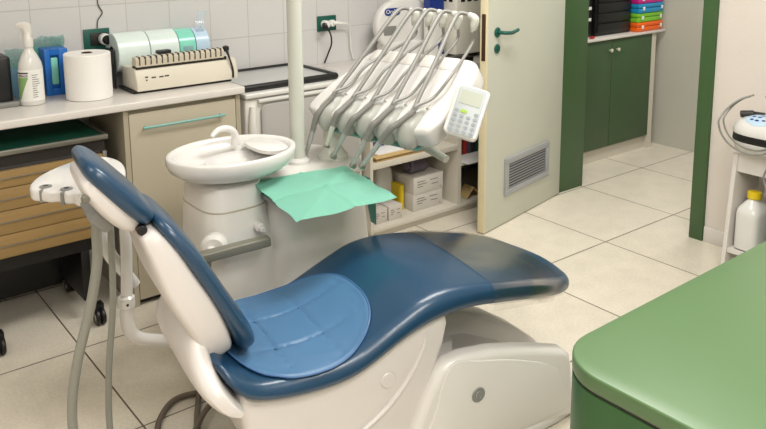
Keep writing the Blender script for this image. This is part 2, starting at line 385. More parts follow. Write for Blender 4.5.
# things on the left counter
CT = .905
c = (.843, 3.41, CT)
t = thing('spray_bottle', 'white spray bottle with green label beside the paper roll', 'bottle', c)
part('body', lathe(c, [(.03, 0), (.045, .002), (.048, .008), (.048, .15), (.044, .175), (.03, .205), (.019, .225), (.016, .24), (.016, .25)], 36, (1, .8)), MT['white2'], t)
part('neck', lathe(c, [(.019, .238), (.0195, .27), (.017, .275), (.014, .3)], 20), MT['white'], t)
hdm = frame_m((c[0], c[1], CT+.29), (.86, -.5, 0), (0, 0, 1))
part('spray_head', prism(smooth2([(-.042, .030), (-.040, .044), (-.012, .050), (.012, .042), (.016, .02), (.013, -.02), (-.012, -.02), (-.012, .014), (-.03, .022)], 4), -.011, .011, .005, M=hdm), MT['white'], t)
part('trigger', tube([hdm@Vector(p) for p in ((-.018, .018, 0), (-.026, 0, 0), (-.024, -.022, 0))], [.006, .005, .004]), MT['white'], t)
def wraplabel(a0, a1, z0, z1, dr, fn=None):
    bm = bmesh.new(); n = 14; cols = []
    for k in range(n+1):
        a = radians(a0+(a1-a0)*k/n); u = k/n
        zz0, zz1 = (z0, z1) if fn is None else fn(u)
        cols.append([bm.verts.new((c[0]+(.048+dr)*cos(a), c[1]+.8*(.048+dr)*sin(a), CT+z)) for z in (zz0, zz1)])
    for a_, b_ in zip(cols, cols[1:]):
        try: bm.faces.new((a_[0], b_[0], b_[1], a_[1]))
        except Exception: pass
    return bm
lb = part('label', wraplabel(170, 330, .02, .148, .0006), MT['label'], t, 'white printed label')
part('label_field', wraplabel(184, 244, .03, .11, .0011, lambda u: (.028, .118) if u < .05 else (.028+.085*min(1, max(0, u-.25)/.75), .118)), MT['labelg'], lb, 'green triangle on the label')
part('label_band', wraplabel(180, 246, .133, .139, .0011), MT['ink'], lb)
def onb(a, z): 
    a = radians(a); n_ = Vector((cos(a), sin(a)/.8, 0)).normalized()
    return frame_m(Vector((c[0]+.0495*cos(a), c[1]+.8*.0495*sin(a), CT+z)), Vector((0, 0, 1)).cross(n_), (0, 0, 1))
part('lettering', join(*[text(ch, .013, onb(196+9*k, .124)) for k, ch in enumerate('STRASE')]), MT['ink'], lb)
part('fine_print', join(*[wraplabel(262, 262+random.uniform(18, 38), z, z+.003, .0011) for z in [.035+.009*k for k in range(11)]]), MT['grey'], lb)

t = thing('black_container', 'black container at the far left end of the worktop', 'container', (.745, 3.5, CT))
part('body', prism(rrect(.68, .775, 3.42, 3.56, .02), CT, 1.11, .012), MT['black'], t)
part('base', prism(rrect(.66, .80, 3.40, 3.58, .02), CT, CT+.022, .006), MT['grey'], t)
# blue dispenser box
t = thing('glove_box_holder', 'bright blue holder with oval window between spray bottle and roll', 'holder', (.965, 3.56, CT))
YB = 3.53
part('frame', join(box(.932, .957, YB, 3.62, CT, 1.105, .003), box(.992, 1.03, YB, 3.62, CT, 1.105, .003), box(.957, .992, YB, 3.62, CT, CT+.03), box(.957, .992, YB, 3.62, 1.08, 1.105), box(.957, .992, YB+.02, 3.62, CT+.03, 1.08)), MT['bluebox'], t)
part('insert', box(.959, .990, YB+.008, YB+.02, CT+.045, 1.068, .006), MT['rollg'], t, 'green insert')
def crumple(x0, x1, z0, z1, y, mt, name, par, seed):
    bm = bmesh.new(); nx, nz = 14, 12; g = []
    for i in range(nx+1):
        r = []
        for j in range(nz+1):
            x = x0+(x1-x0)*i/nx; z = z0+(z1-z0)*j/nz
            q = noise.noise(Vector((x*14+seed, z*14, seed)))
            r.append(bm.verts.new((x+.008*noise.noise(Vector((z*30, seed, x*9))), y+q*.03*(j/nz), max(z0, z+.012*noise.noise(Vector((x*30, seed*2, 0)))*(j/nz)))))
        g.append(r)
    for i in range(nx):
        for j in range(nz): bm.faces.new((g[i][j], g[i+1][j], g[i+1][j+1], g[i][j+1]))
    bmesh.ops.solidify(bm, geom=bm.faces[:], thickness=.002)
    return part(name, bm, mt, par, sharp=20)
t = thing('plastic_bag', 'crumpled teal and blue film bag behind the spray bottle', 'bag', (.85, 3.55, CT))
crumple(.785, .925, CT, 1.12, 3.575, MT['bag'], 'film', t, 1.3); crumple(.775, .90, CT, 1.04, 3.53, MT['bagb'], 'film', t, 5.1)
t = thing('plastic_bag', 'folded teal film bag resting behind the blue holder against tiles', 'bag', (.97, 3.63, CT))
crumple(.91, 1.045, CT, 1.15, 3.632, MT['bag'], 'film', t, 8.3)
# paper roll
c2 = (1.068, 3.395, CT)
t = thing('paper_roll', 'thick upright white paper towel roll beside the blue holder', 'paper roll', c2)
prof = [(.022, .004), (.022, .0)] + [(.09, 0), (.0945, .003), (.0945, .189), (.092, .192), (.03, .193), (.022, .19), (.022, .06)]
part('paper', lathe(c2, prof[1:], 48), MT['paper'], t)
part('cardboard_core', lathe(c2, [(.0215, .04), (.0215, .194), (.0195, .194), (.0195, .05)], 24), MT['bronze'], t, 'dark brown cardboard core')
SX = .022
_part = part
def part(name, bm, m, par, *a, **k):
    if SX and 'Mx' not in k: bm.transform(Matrix.Translation((SX, 0, 0)))
    return _part(name, bm, m, par, *a, **k)
# pouch sealer
t = thing('pouch_sealer', 'cream pouch sealing machine with slotted bar on the left worktop', 'sealing machine', (1.44, 3.42, CT))
Mx = frame_m((0, 0, 0), (0, 1, 0), (0, 0, 1))   # x->Y, y->Z, z->X
prof = [(3.312, .012), (3.308, .045), (3.33, .10), (3.345, .108), (3.48, .105), (3.49, .02), (3.48, .012)]
part('body', prism([(y, CT+z) for y, z in prof], 1.222, 1.675, .006, 3, M=Mx), MT['cream'], t)
part('end_cap', prism([(y-.002, CT+z+.002) for y, z in prof], 1.678, 1.705, .008, 3, M=Mx), MT['cream'], t)
part('base_plate', box(1.21, 1.68, 3.33, 3.5, CT, CT+.012), MT['black'], t)
sb = part('sealing_bar', prism([(3.325, CT+.116), (3.322, CT+.148), (3.334, CT+.158), (3.372, CT+.156), (3.378, CT+.12)], 1.228, 1.645, .004, M=Mx), MT['cream2'], t, 'ivory slotted bar')
for k in range(16):
    x = 1.244+k*.0256; part('slot', box(x-.0022, x+.0022, 3.3205, 3.36, CT+.124, CT+.160), MT['ink'], sb)
part('gap', box(1.23, 1.66, 3.334, 3.375, CT+.104, CT+.118), MT['dark'], t)
part('knob', join(lathe((1.662, 3.34, CT+.153), [(0, -.016), (.013, -.011), (.016, 0), (.013, .011), (0, .016)], 16), tube([(1.662, 3.335, CT+.15), (1.668, 3.318, CT+.11), (1.678, 3.309, CT+.06), (1.68, 3.31, CT+.02)], [.008, .004, .004, .004])), MT['black'], t, 'black knob and strap')
part('slider', box(1.345, 1.41, 3.365, 3.40, CT+.155, CT+.172, .006), MT['black'], t)
b = None
for x0, x1, z in ((1.262, 1.275, .07), (1.263, 1.27, .058), (1.29, 1.31, .066), (1.325, 1.345, .065), (1.35, 1.37, .066)):
    y = 3.308+(z-.045)*.4-.0006
    s = box(x0, x1, y-.0006, y+.001, CT+z-.003, CT+z+.003); b = s if b is None else join(b, s)
part('printed_mark', b, MT['ink'], t)
# pouch rolls on their holder
SX = .001
t = thing('roll_holder', 'black end brackets carrying the pouch rolls behind the sealing machine', 'holder', (1.43, 3.54, CT))
part('bracket', join(box(1.212, 1.222, 3.50, 3.60, CT, 1.08, .003)), MT['black'], t)
part('bracket', join(box(1.672, 1.682, 3.50, 3.60, CT, 1.08, .003)), MT['black'], t)
part('axle', cyl((1.21, 3.55, 1.06), (1.69, 3.55, 1.06), .018), MT['black'], t)
for x0, x1, r, mm, lab in ((1.228, 1.372, .088, 'roll', 'wide pale pouch roll at the left end of the axle'), (1.376, 1.512, .087, 'roll', 'pale pouch roll second from the left on the axle'), (1.516, 1.596, .084, 'rollg', 'green tinted pouch roll on the axle'), (1.600, 1.668, .082, 'rollb', 'pale blue pouch roll at the right end of the axle')):
    t = thing('pouch_roll', lab+' behind the sealing machine', 'pouch roll', ((x0+x1)/2, 3.55, 1.06), 'pouch rolls behind the sealing machine')
    M = frame_m((x0, 3.55, 1.06), (0, 1, 0), (0, 0, 1)); h = x1-x0
    part('film_roll', lathe((0, 0, 0), [(.03, 0), (r-.002, 0), (r, .002), (r, h-.002), (r-.002, h), (.03, h)], 48, M=M), MT[mm], t)
    part('core', lathe((0, 0, 0), [(.019, -.001), (.03, -.001), (.03, h+.001), (.019, h+.001)], 24, M=M), MT['black'], t)
    if mm in ('rollb', 'rollg'):
        if mm == 'rollb': q = [(1.612, 3.5, 1.125), (1.625, 3.53, 1.17), (1.65, 3.545, 1.22)]; wv = Vector((.045, 0, .0))
        else: q = [(1.53, 3.463, 1.07), (1.53, 3.462, 1.05), (1.532, 3.464, 1.01)]; wv = Vector((.05, 0, 0))
        bm = bmesh.new(); pr = None
        for p in cr(q, 4):
            v = (bm.verts.new(p), bm.verts.new(p+wv))
            if pr: bm.faces.new((pr[0], pr[1], v[1], v[0]))
            pr = v
        bmesh.ops.solidify(bm, geom=bm.faces[:], thickness=.0015)
        part('loose_end', bm, MT['film'], t)
SX = 0
# sockets
t = thing('wall_socket', 'dark green wall socket with cable rising, behind the paper roll', 'socket', (1.195, 3.65, 1.117))
part('plate', box(1.137, 1.255, 3.64, 3.65, 1.065, 1.163, .003), MT['tealdark'], t)
part('socket_insert', box(1.165, 1.245, 3.636, 3.641, 1.085, 1.145, .002), MT['black'], t)
t = thing('plug', 'round black and white plug in the left wall socket', 'plug', (1.225, 3.62, 1.115))
part('body', join(cyl((1.225, 3.636, 1.115), (1.225, 3.60, 1.115), .026, 24, .003)), MT['label'], t)
part('grip', cyl((1.225, 3.601, 1.115), (1.225, 3.578, 1.115), .021, 24, .006), MT['black'], t)
single('cable', tube([(1.20, 3.643, 1.155), (1.207, 3.645, 1.20), (1.229, 3.645, 1.233), (1.215, 3.645, 1.265), (1.212, 3.645, 1.30), (1.225, 3.645, 1.4), (1.22, 3.645, 1.6)], .0022), MT['black'], 'thin black cable running up the tiles from left wall socket', 'cable', (1.2, 3.645, 1.15))
t = thing('wall_socket', 'dark green wall socket above the black-framed tray', 'socket', (2.45, 3.65, 1.085))
part('plate', box(2.392, 2.515, 3.64, 3.65, 1.042, 1.126, .003), MT['tealdark'], t)
t = thing('plug', 'white plug with black cable in the right wall socket', 'plug', (2.425, 3.62, 1.083))
part('body', cyl((2.43, 3.64, 1.083), (2.43, 3.60, 1.083), .021, 20, .004), MT['label'], t)
part('grip', cyl((2.415, 3.608, 1.08), (2.395, 3.57, 1.072), .016, 16, .005), MT['black'], t)
part('cable', tube([(2.40, 3.578, 1.075), (2.425, 3.57, 1.04), (2.447, 3.59, .98), (2.44, 3.615, .92), (2.425, 3.63, .868)], .0045), MT['black'], t)
t = thing('plug', 'white plug with pale thin cable in the right wall socket', 'plug', (2.475, 3.62, 1.085))
part('body', cyl((2.475, 3.64, 1.083), (2.475, 3.61, 1.086), .019, 20, .004), MT['label'], t)
part('cable', tube([(2.475, 3.612, 1.086), (2.51, 3.602, 1.084), (2.575, 3.61, 1.068), (2.60, 3.63, 1.0), (2.61, 3.635, .92), (2.625, 3.635, .868)], [.012, .009, .004, .0035, .0035, .0035]), MT['label'], t)

# ---------------------------------------------------------------- drawer trolley under the counter
t = thing('drawer_trolley', 'wood-fronted drawer trolley with green mat top under the left worktop', 'trolley', (.8, 3.4, 0))
TX0, TX1 = .34, 1.06
part('body', join(box(TX0, TX1, 3.225, 3.62, .35, .715, .003), box(TX0, TX1, 3.23, 3.62, .715, .765)), MT['dark'], t)
part('tray_rim', join(box(TX0, TX1+.008, 3.20, 3.215, .765, .785, .002), box(TX1-.006, TX1+.008, 3.215, 3.62, .765, .785, .002), box(TX0, TX1, 3.215, 3.62, .762, .768)), MT['steel'], t)
part('mat', box(TX0+.002, TX1-.01, 3.217, 3.61, .768, .777), MT['mat_g'], t, 'green rubber mat')
zs = [.357, .452, .547, .637, .705]
for k in range(4):
    z0, z1 = zs[k]+.0015, zs[k+1]-.0015
    d = part('drawer', box(TX0+.004, TX1-.018, 3.205, 3.225, z0, z1, .0015), MT['wood'], t)
    if k < 4:
        zz = z1-.045 if k < 3 else z1-.03
        part('handle_strip', join(box(TX0+.02, TX1-.05, 3.199, 3.206, zz, zz+.003, .0008), box(TX0+.02, TX1-.05, 3.2025, 3.205, zz-.0015, zz+.002)), MT['steel'], d)
part('corner_post', box(TX1-.016, TX1, 3.205, 3.225, .35, .715, .002), MT['steel'], t)
part('undercarriage_shade_panel', join(box(TX0, TX1-.01, 3.225, 3.60, .30, .35), box(.93, .965, 3.22, 3.60, .085, .30, .003), box(.53, .565, 3.22, 3.60, .085, .30, .003), box(TX0, .95, 3.58, 3.62, .03, .32)), MT['black'], t)  # legs and frame, plus a black rear panel standing in for shade below
def caster(x, y, par):
    cst = part('caster', join(box(x-.022, x+.022, y-.02, y+.02, .06, .088, .004), tube([(x-.018, y, .07), (x-.02, y-.01, .05), (x-.02, y-.02, .032)], .005), tube([(x+.018, y, .07), (x+.02, y-.01, .05), (x+.02, y-.02, .032)], .005)), MT['black'], par)
    for dx in (-.011, .011): part('wheel', cyl((x+dx-.008, y-.02, .035), (x+dx+.008, y-.02, .035), .035, 24, .004), MT['black'], cst)
    part('wheel_rim', tube([(x-.024, y-.02+.026*cos(a), .031+.026*sin(a)) for a in [radians(q) for q in range(20, 200, 20)]], .0025, 6, 2), MT['steel'], cst)
for x in (.58, .965):
    for y in (3.17, 3.56): caster(x, y, t)

# ---------------------------------------------------------------- right counter and open shelves
t = thing('shelf_unit', 'cream open shelf unit below the counter behind the dental unit', 'shelf unit', (2.95, 3.4, 0))
part('side_panel', box(2.372, 2.39, 3.15, 3.64, .03, .83), MT['shelf'], t)
part('divider', box(2.985, 3.012, 3.15, 3.64, .055, .83), MT['shelf'], t)
part('side_panel', box(3.68, 3.705, 3.15, 3.64, 0, .83), MT['shelf'], t)
part('bottom_board', box(2.39, 3.68, 3.145, 3.64, .033, .055, .002), MT['shelf'], t)
part('plinth', box(2.39, 3.68, 3.165, 3.60, 0, .033), MT['shelf'], t)
part('middle_board', box(2.39, 2.985, 3.15, 3.63, .375, .405, .002), MT['shelf'], t)
part('middle_board', box(3.012, 3.68, 3.15, 3.63, .275, .295, .002), MT['shelf'], t)
part('back_panel', box(2.39, 3.68, 3.632, 3.645, .055, .83), MT['shelf'], t)
single('countertop', box(2.37, 3.705, 3.13, 3.648, .83, .86, .005, 3), MT['counter'], 'white counter behind the instrument console under the sterilizer', 'worktop', (3, 3.4, .83))
def carton(name, lab, x0, x1, y0, y1, z0, z1, mk=True, group=None, mt='carton'):
    t = thing(name, lab, 'box', ((x0+x1)/2, (y0+y1)/2, z0), group)
    part('body', box(x0, x1, y0, y1, z0, z1, .002), MT[mt], t)
    part('flap_seam', box(x0+.003, x1-.003, (y0+y1)/2-.001, (y0+y1)/2+.001, z1-.0005, z1+.0008), MT['grey'], t)
    if mk:
        b = None; w_ = x1-x0; h = z1-z0
        for i, (fx, fz, fw) in enumerate(((.12, .7, .28), (.12, .55, .35), (.12, .4, .2), (.55, .68, .3), (.6, .42, .25), (.88, .15, .05))):
            s = box(x0+fx*w_, x0+fx*w_+fw*w_*.9, y0-.0012, y0+.0005, z0+fz*h, z0+fz*h+h*.045); b = s if b is None else join(b, s)
        part('print', b, MT['grey'], t)
carton('cardboard_box', 'white printed carton, lower of the two stacked on the bottom shelf', 2.715, 2.93, 3.215, 3.46, .055, .150)
carton('cardboard_box', 'white printed carton, upper of the two stacked on the bottom shelf', 2.717, 2.932, 3.213, 3.46, .150, .247)
carton('cardboard_box', 'small white carton at the tip of the green cloth on bottom shelf', 2.525, 2.615, 3.19, 3.30, .055, .135)
carton('cardboard_box', 'small white carton left of another, half hidden by the green cloth', 2.425, 2.515, 3.195, 3.30, .055, .135)
single('wound_roll', join(cyl((2.74, 3.30, .297), (2.86, 3.30, .297), .048, 28, .008), cyl((2.725, 3.30, .297), (2.875, 3.30, .297), .026, 20)), MT['purple'], 'dark purple wound roll lying on the stacked white cartons', 'roll', (2.8, 3.30, .25))
def jug(x, y, z, h, r, lab, capm, group=None, bm_='white2', cat='bottle'):
    t = thing('bottle', lab, cat, (x, y, z), group)
    rings = []
    for rr, zz in ((.85, 0), (1, .03), (1, .62), (.93, .72), (.6, .82), (.36, .88), (.33, .9)):
        rings.append([Vector((x+px, y+py, z+zz*h)) for px, py in oval(0, 0, r*rr, r*.72*rr, 28, 2+1.6*min(1, rr*rr))])
    part('body', loft(rings), MT[bm_], t)
    part('cap', lathe((x, y, z+.89*h), [(r*.4, 0), (r*.41, .002), (r*.38, .11*h), (r*.33, .115*h)], 24), MT[capm], t, {'yellow': 'yellow cap', 'label': 'white cap'}.get(capm))
    return t
j = jug(2.635, 3.40, .055, .30, .062, 'white bottle with yellow cap on the bottom shelf', 'yellow')
j = jug(2.50, 3.42, .055, .29, .06, 'white bottle with white cap above the green cloth on bottom shelf', 'label')
single('yellow_container', prism(oval(2.69, 3.325, .018, .05, 20, 3), .055, .20, .006), MT['yellow'], 'narrow yellow container left of the stacked cartons', 'container', (2.69, 3.325, .055))
for k, (z, mm, dx) in enumerate(((.405, 'tan', 0), (.414, 'paper', .01), (.423, 'tan', -.01), (.432, 'paper', .02))):
    single('folder', box(2.43+dx, 2.80+dx, 3.17+dx, 3.45, z, z+.008, .001), MT[mm], ('tan' if mm == 'tan' else 'white')+' folder '+('at the bottom of', 'second from the bottom of', 'third from the bottom of', 'on top of')[k]+' the pile on the middle shelf', 'folder', (2.6, 3.3, z), 'folders on the middle shelf')
single('navy_box', box(2.42, 2.66, 3.30, 3.50, .442, .66, .004), MT['navy'], 'navy blue box on the middle shelf seen under the console', 'box', (2.51, 3.4, .442))
for k, mm in enumerate(('dark', 'tealdark', 'dark', 'red', 'purple', 'dark', 'tealdark', 'dark', 'red', 'dark')):
    x = 3.03+k*.034
    t = thing('book', 'dark spined book, '+('first', 'second', 'third', 'fourth', 'fifth', 'sixth', 'seventh', 'eighth', 'ninth', 'tenth')[k]+' from the divider on the right shelf', 'book', (x, 3.3, .295), 'books in the shelf bay beside the door')
    part('cover', box(x, x+.029, 3.26, 3.48, .295, .54+.012*(k % 3), .003), MT[mm], t)
    part('pages', box(x+.003, x+.026, 3.265, 3.478, .298, .5415+.012*(k % 3)), MT['paper'], t)
single('paper_sheet', box(3.02, 3.30, 3.10, 3.25, .2955, .299), MT['paper'], 'white sheets sticking out of the shelf below the books', 'paper', (3.15, 3.2, .2955))
t = thing('folded_card', 'cream folded card standing on the bottom shelf beside the door', 'card', (3.15, 3.2, .055))
part('card', join(*[box(-.001, .001, -.04, .04, 0, .082, M=Matrix.Translation((x, 3.215, .057)) @ Matrix.Rotation(radians(a), 4, 'Y')) for x, a in ((3.085, 42), (3.195, -42))]), MT['tan'], t)

# sterilizer
t = thing('sterilizer', 'beige vented sterilizer on the counter beside the open door', 'appliance', (3.3, 3.42, .86))
part('body', box(3.075, 3.62, 3.27, 3.62, .885, 1.235, .008, 3), MT['tray'], t)
b = None
for k in range(9):
    s = box(3.11+k*.05, 3.14+k*.05, 3.266, 3.28, 1.185, 1.215, .002); b = s if b is None else join(b, s)
for k in range(6):
    s = box(3.0735, 3.08, 3.30+k*.05, 3.33+k*.05, 1.185, 1.215, .001); b = join(b, s)
part('vent_slots', b, MT['black'], t)
part('base_gap', box(3.10, 3.60, 3.29, 3.60, .872, .885), MT['black'], t)
for x in (3.095, 3.59):
    for y in (3.29, 3.59): part('foot', cyl((x, y, .86), (x, y, .887), .015, 14), MT['black'], t)
part('button', box(3.35, 3.39, 3.263, 3.272, 1.02, 1.04, .002), MT['tealdark'], t)
single('black_box', box(2.96, 3.10, 3.15, 3.25, .86, .895, .006), MT['black'], 'low black box on the counter edge below the sterilizer', 'box', (3.03, 3.2, .86))
# oral-b dispenser
t = thing('toothbrush_display', 'round white Oral-B display stand on the counter behind the console', 'display stand', (2.80, 3.5, .86))
DMx = frame_m((2.86, 3.48, 1.06), (1, -.12, 0), (0, 0, 1))
part('disc', prism(oval(0, 0, .19, .155, 48, 2.1), -.03, .03, .022, 4, M=DMx), MT['gloss'], t)
part('base', prism(rrect(-.14, .13, -.205, -.09, .03), -.06, .05, .012, 3, M=DMx), MT['gloss'], t)
lg = part('logo_plate', prism(rrect(-.138, -.036, .058, .100, .0205), .029, .0335, .001, M=DMx @ Matrix.Rotation(0, 4, 'Z')), MT['navy'], t, 'navy logo oval')
part('logo_text', text('Oral-B', .032, DMx @ Matrix.Translation((-.087, .080, .0345))), MT['label'], lg)
part('window', prism([(-.155, .0), (-.06, .0), (-.075, -.052), (-.14, -.052)], .028, .032, .001, M=DMx), MT['grey'], t, 'dark grey window')
t = thing('toothbrush_box', 'slim white carton with blue top band beside the Oral-B display', 'box', (2.99, 3.36, .86))
part('body', box(2.935, 3.04, 3.335, 3.385, .86, 1.29, .002), MT['label'], t)
part('blue_band', box(2.934, 3.041, 3.334, 3.386, 1.135, 1.25), MT['navy'], t, 'blue printed top band')
part('blue_patch', box(3.0, 3.0415, 3.3335, 3.3865, .89, .96), MT['navy'], t, 'small blue patch')

# ---------------------------------------------------------------- right wall table and things
t = thing('side_table', 'white open-fronted side table against the right wall', 'table', (3.53, 1.5, 0))
MYw = Matrix(((1, 0, 0, 0), (0, 0, 1, 0), (0, 1, 0, 0), (0, 0, 0, 1)))
for y in (1.80, 1.18): part('side_panel', prism([(3.42, 0), (3.695, 0), (3.695, .575), (3.475, .575)], y, y+.02, .002, M=MYw), MT['counter'], t)
part('table_top', box(3.465, 3.697, 1.175, 1.825, .575, .592, .002), MT['counter'], t)
part('apron', box(3.48, 3.50, 1.20, 1.80, .485, .575), MT['counter'], t)
part('lower_shelf', box(3.44, 3.695, 1.20, 1.80, .10, .12), MT['counter'], t)
jug(3.53, 1.735, .12, .272, .080, 'white bottle with yellow cap under the side table', 'yellow')
t = thing('carton', 'dark green carton with white panel under the side table', 'box', (3.5, 1.59, .12))
part('body', box(3.47, 3.55, 1.555, 1.627, .12, .40, .002), MT['tealdark'], t)
part('panel', box(3.4685, 3.471, 1.565, 1.617, .26, .35), MT['label'], t, 'white panel')
_p0 = part
DT = Matrix.Translation((.035, .055, -.05))
def part(name, bm, m, par, *a, **k):
    bm.transform(DT); return _p0(name, bm, m, par, *a, **k)
# scaler device
t = thing('ultrasonic_scaler', 'white domed device with black band and coiled cable on side table', 'dental device', (3.555, 1.69, .61))
def dome(z0, z1, s0, s1, n, e0=1.0):
    rs = []
    for k in range(n+1):
        f = k/n; s = s0+(s1-s0)*f
        rs.append((s, z0+(z1-z0)*f))
    return rs
def dev(prof):
    return loft([[Vector((3.52+px, 1.64+py, .642+z)) for px, py in oval(0, 0, .13*s, .155*s, 36, 2.6)] for s, z in prof])
part('base', dev([(.86, .0), (.93, .01), (.99, .035), (1.0, .046)]), MT['white2'], t)
part('band', dev([(1.0, .047), (1.012, .051), (1.0, .076), (.99, .080)]), MT['black'], t, 'black band')
dm = dev([(1.01, .081), (1.02, .091), (.98, .112), (.88, .134), (.70, .150), (.44, .160), (.14, .163)])
dvh = BVHTree.FromBMesh(dm)
part('dome', dm, MT['gloss'], t)
def drape(cx, cy, rx, ry, up, n=24, m=5):
    bm = bmesh.new(); rr = []
    for i in range(m+1):
        r = []
        for k in range(n):
            q = max(i, .02)/m; p = Vector((cx+rx*q*cos(2*pi*k/n), cy+ry*q*sin(2*pi*k/n), 2)); h = dvh.ray_cast(p, Vector((0, 0, -1)))[0]
            r.append(bm.verts.new((p.x, p.y, (h.z if h else .75)+up)))
        rr.append(r)
    for i in range(m):
        for k in range(n): bm.faces.new((rr[i][k], rr[i+1][k], rr[i+1][(k+1) % n], rr[i][(k+1) % n]))
    return bm
pl = part('control_panel', drape(3.455, 1.655, .052, .07, .002), MT['rollb'], t, 'pale blue control panel')
for qx, qy in ((-.02, .035), (.01, .04), (-.025, .01), (.005, .012), (-.02, -.018), (.012, -.02), (.03, .01), (-.012, -.042)):
    part('button', drape(3.455+qx, 1.655+qy, .006, .009, .0035, 12, 2), MT['navy'], pl, 'dark blue button')
part('handpiece_rest', join(cyl((3.50, 1.715, .805), (3.47, 1.765, .800), .016, 18, .004), tube([(3.53, 1.68, .80), (3.50, 1.715, .805)], .011)), MT['dark'], t)
pts = []
for k in range(30):
    a = radians(95+k*11.5); pts.append((3.368+.006*k/30+.10*max(0, sin(a)), 1.645+.148*cos(a)+.02, .775+.125*sin(a)))
part('cable', tube(pts, .0045, 8, 3), MT['rod'], t, 'looped grey cable')
pts = [(p[0]+.02, 1.66+(p[1]-1.66)*.92, .765+(p[2]-.765)*.95+.01) for p in pts]
part('cable', tube(pts, .004, 8, 3), MT['rod'], t, 'looped grey cable')
part('bag', loft([[Vector((3.56+px, 1.56+py, z)) for px, py in oval(0, 0, r, r*1.3, 20)] for r, z in ((.07, .775), (.085, .81), (.07, .86), (.045, .885), (.05, .90))]), MT['clear'], t, 'clear plastic cover')
part('lead', tube([(3.45, 1.60, .64), (3.42, 1.595, .60), (3.42, 1.61, .54), (3.42, 1.59, .49), (3.42, 1.595, .465)], [.004, .004, .004, .008, .009]), MT['rod'], t)

part = _p0
# ---------------------------------------------------------------- foreground desk
t = thing('desk', 'green rounded-corner desk in the right foreground', 'desk', (2, .2, 0))
DX0, DY0, DX1, DY1 = 1.204, .996, 1.228, 1.02
def deskout(i):
    x1, y1 = 2.75, -.9; q = [(DX0+i*1.02, DY0-i), (x1-i, DY1-i), (x1-i, y1+i), (DX1+i*1.02, y1+i)]
    out = []; N = len(q); r = .125-i
    for k in range(N):
        p = Vector(q[k]); a = (Vector(q[k-1])-p).normalized(); b = (Vector(q[(k+1) % N])-p).normalized()
        h = a.angle(b)/2; L = r/math.tan(h); c_ = p+(a+b).normalized()*(r/sin(h)); v0 = p+a*L-c_; v1 = p+b*L-c_
        an = math.atan2(v0.y, v0.x); sw = (math.atan2(v1.y, v1.x)-an+pi) % (2*pi)-pi
        for j in range(11): out.append((c_.x+r*cos(an+sw*j/10), c_.y+r*sin(an+sw*j/10)))
    return out
part('desk_top', prism(deskout(0), .715, .75, .005, 3), MT['green'], t)
part('groove', prism(deskout(.004), .709, .715), MT['dark'], t)
part('side_panel', prism(deskout(.001), 0, .709, .002), MT['green_s'], t)
# ---------------------------------------------------------------- dental chair, frame (s along the chair, t to its far side, z)
CO = Vector((.8422, 1.9767, 0)); CM = Matrix.Translation(CO) @ Matrix.Rotation(radians(-9), 4, 'Z')
def C(bm): bm.transform(CM); return bm
def CP(s, t, z): return CM @ Vector((s, t, z))
def section(s, zt, zb, hw, crown=.02, rt=.045, rb=.03):
    h = zt-zb; rt = rt-.018*min(1, max(0, (s-.7)/.2)); rt = min(rt, h*.55, hw*.8); rb = min(rb, h*.35, hw*.6); P = []
    for k in range(6):
        a = radians(-90+90*k/5); P.append((hw-rb+rb*cos(a), zb+rb+rb*sin(a)))
    ze = zt-crown
    for k in range(1, 8):
        a = radians(90*k/7); P.append((hw-rt+rt*cos(a), ze-rt+rt*sin(a)))
    tt = hw-rt
    for k in range(1, 7):
        x = tt*(1-k/6); P.append((x, ze+crown*(1-(x/max(tt, 1e-5))**2)))
    full = P + [(-x, z) for x, z in P[:-1][::-1]]
    return [Vector((s, x, z)) for x, z in full]
ST = [(.012, .520, .500, .20), (.024, .523, .478, .235), (.045, .505, .448, .258), (.08, .476, .415, .268), (.13, .456, .395, .271), (.22, .448, .380, .272), (.32, .450, .376, .272), (.40, .467, .386, .272), (.48, .503, .418, .272),
      (.55, .535, .450, .271), (.62, .563, .473, .27), (.70, .574, .486, .267), (.80, .567, .485, .262), (.90, .550, .470, .256), (1.0, .531, .452, .250), (1.08, .513, .436, .243), (1.16, .492, .420, .225), (1.22, .473, .408, .195), (1.26, .457, .403, .160), (1.285, .443, .403, .12), (1.295, .429, .410, .09)]
def seat_stations(n=3):
    P = [Vector(x) for x in ST]; out = []
    for i in range(len(P)-1):
        a = P[max(i-1, 0)]; b = P[i]; c_ = P[i+1]; d = P[min(i+2, len(P)-1)]
        for k in range(n):
            f = k/n; out.append(.5*((2*b)+(c_-a)*f+(2*a-5*b+4*c_-d)*f*f+(3*b-a-3*c_+d)*f**3))
    out.append(P[-1]); return out
SS = seat_stations()
ch = thing('dental_chair', 'reclined dental chair with dark blue upholstery and white shell in the centre', 'dental chair', CO, rz=radians(-9))
seat_bm = loft([section(*q, crown=.012) for q in SS])
bvh = BVHTree.FromBMesh(seat_bm)
part('seat', C(seat_bm), MT['blue'], ch, 'dark blue seat and leg cushion')
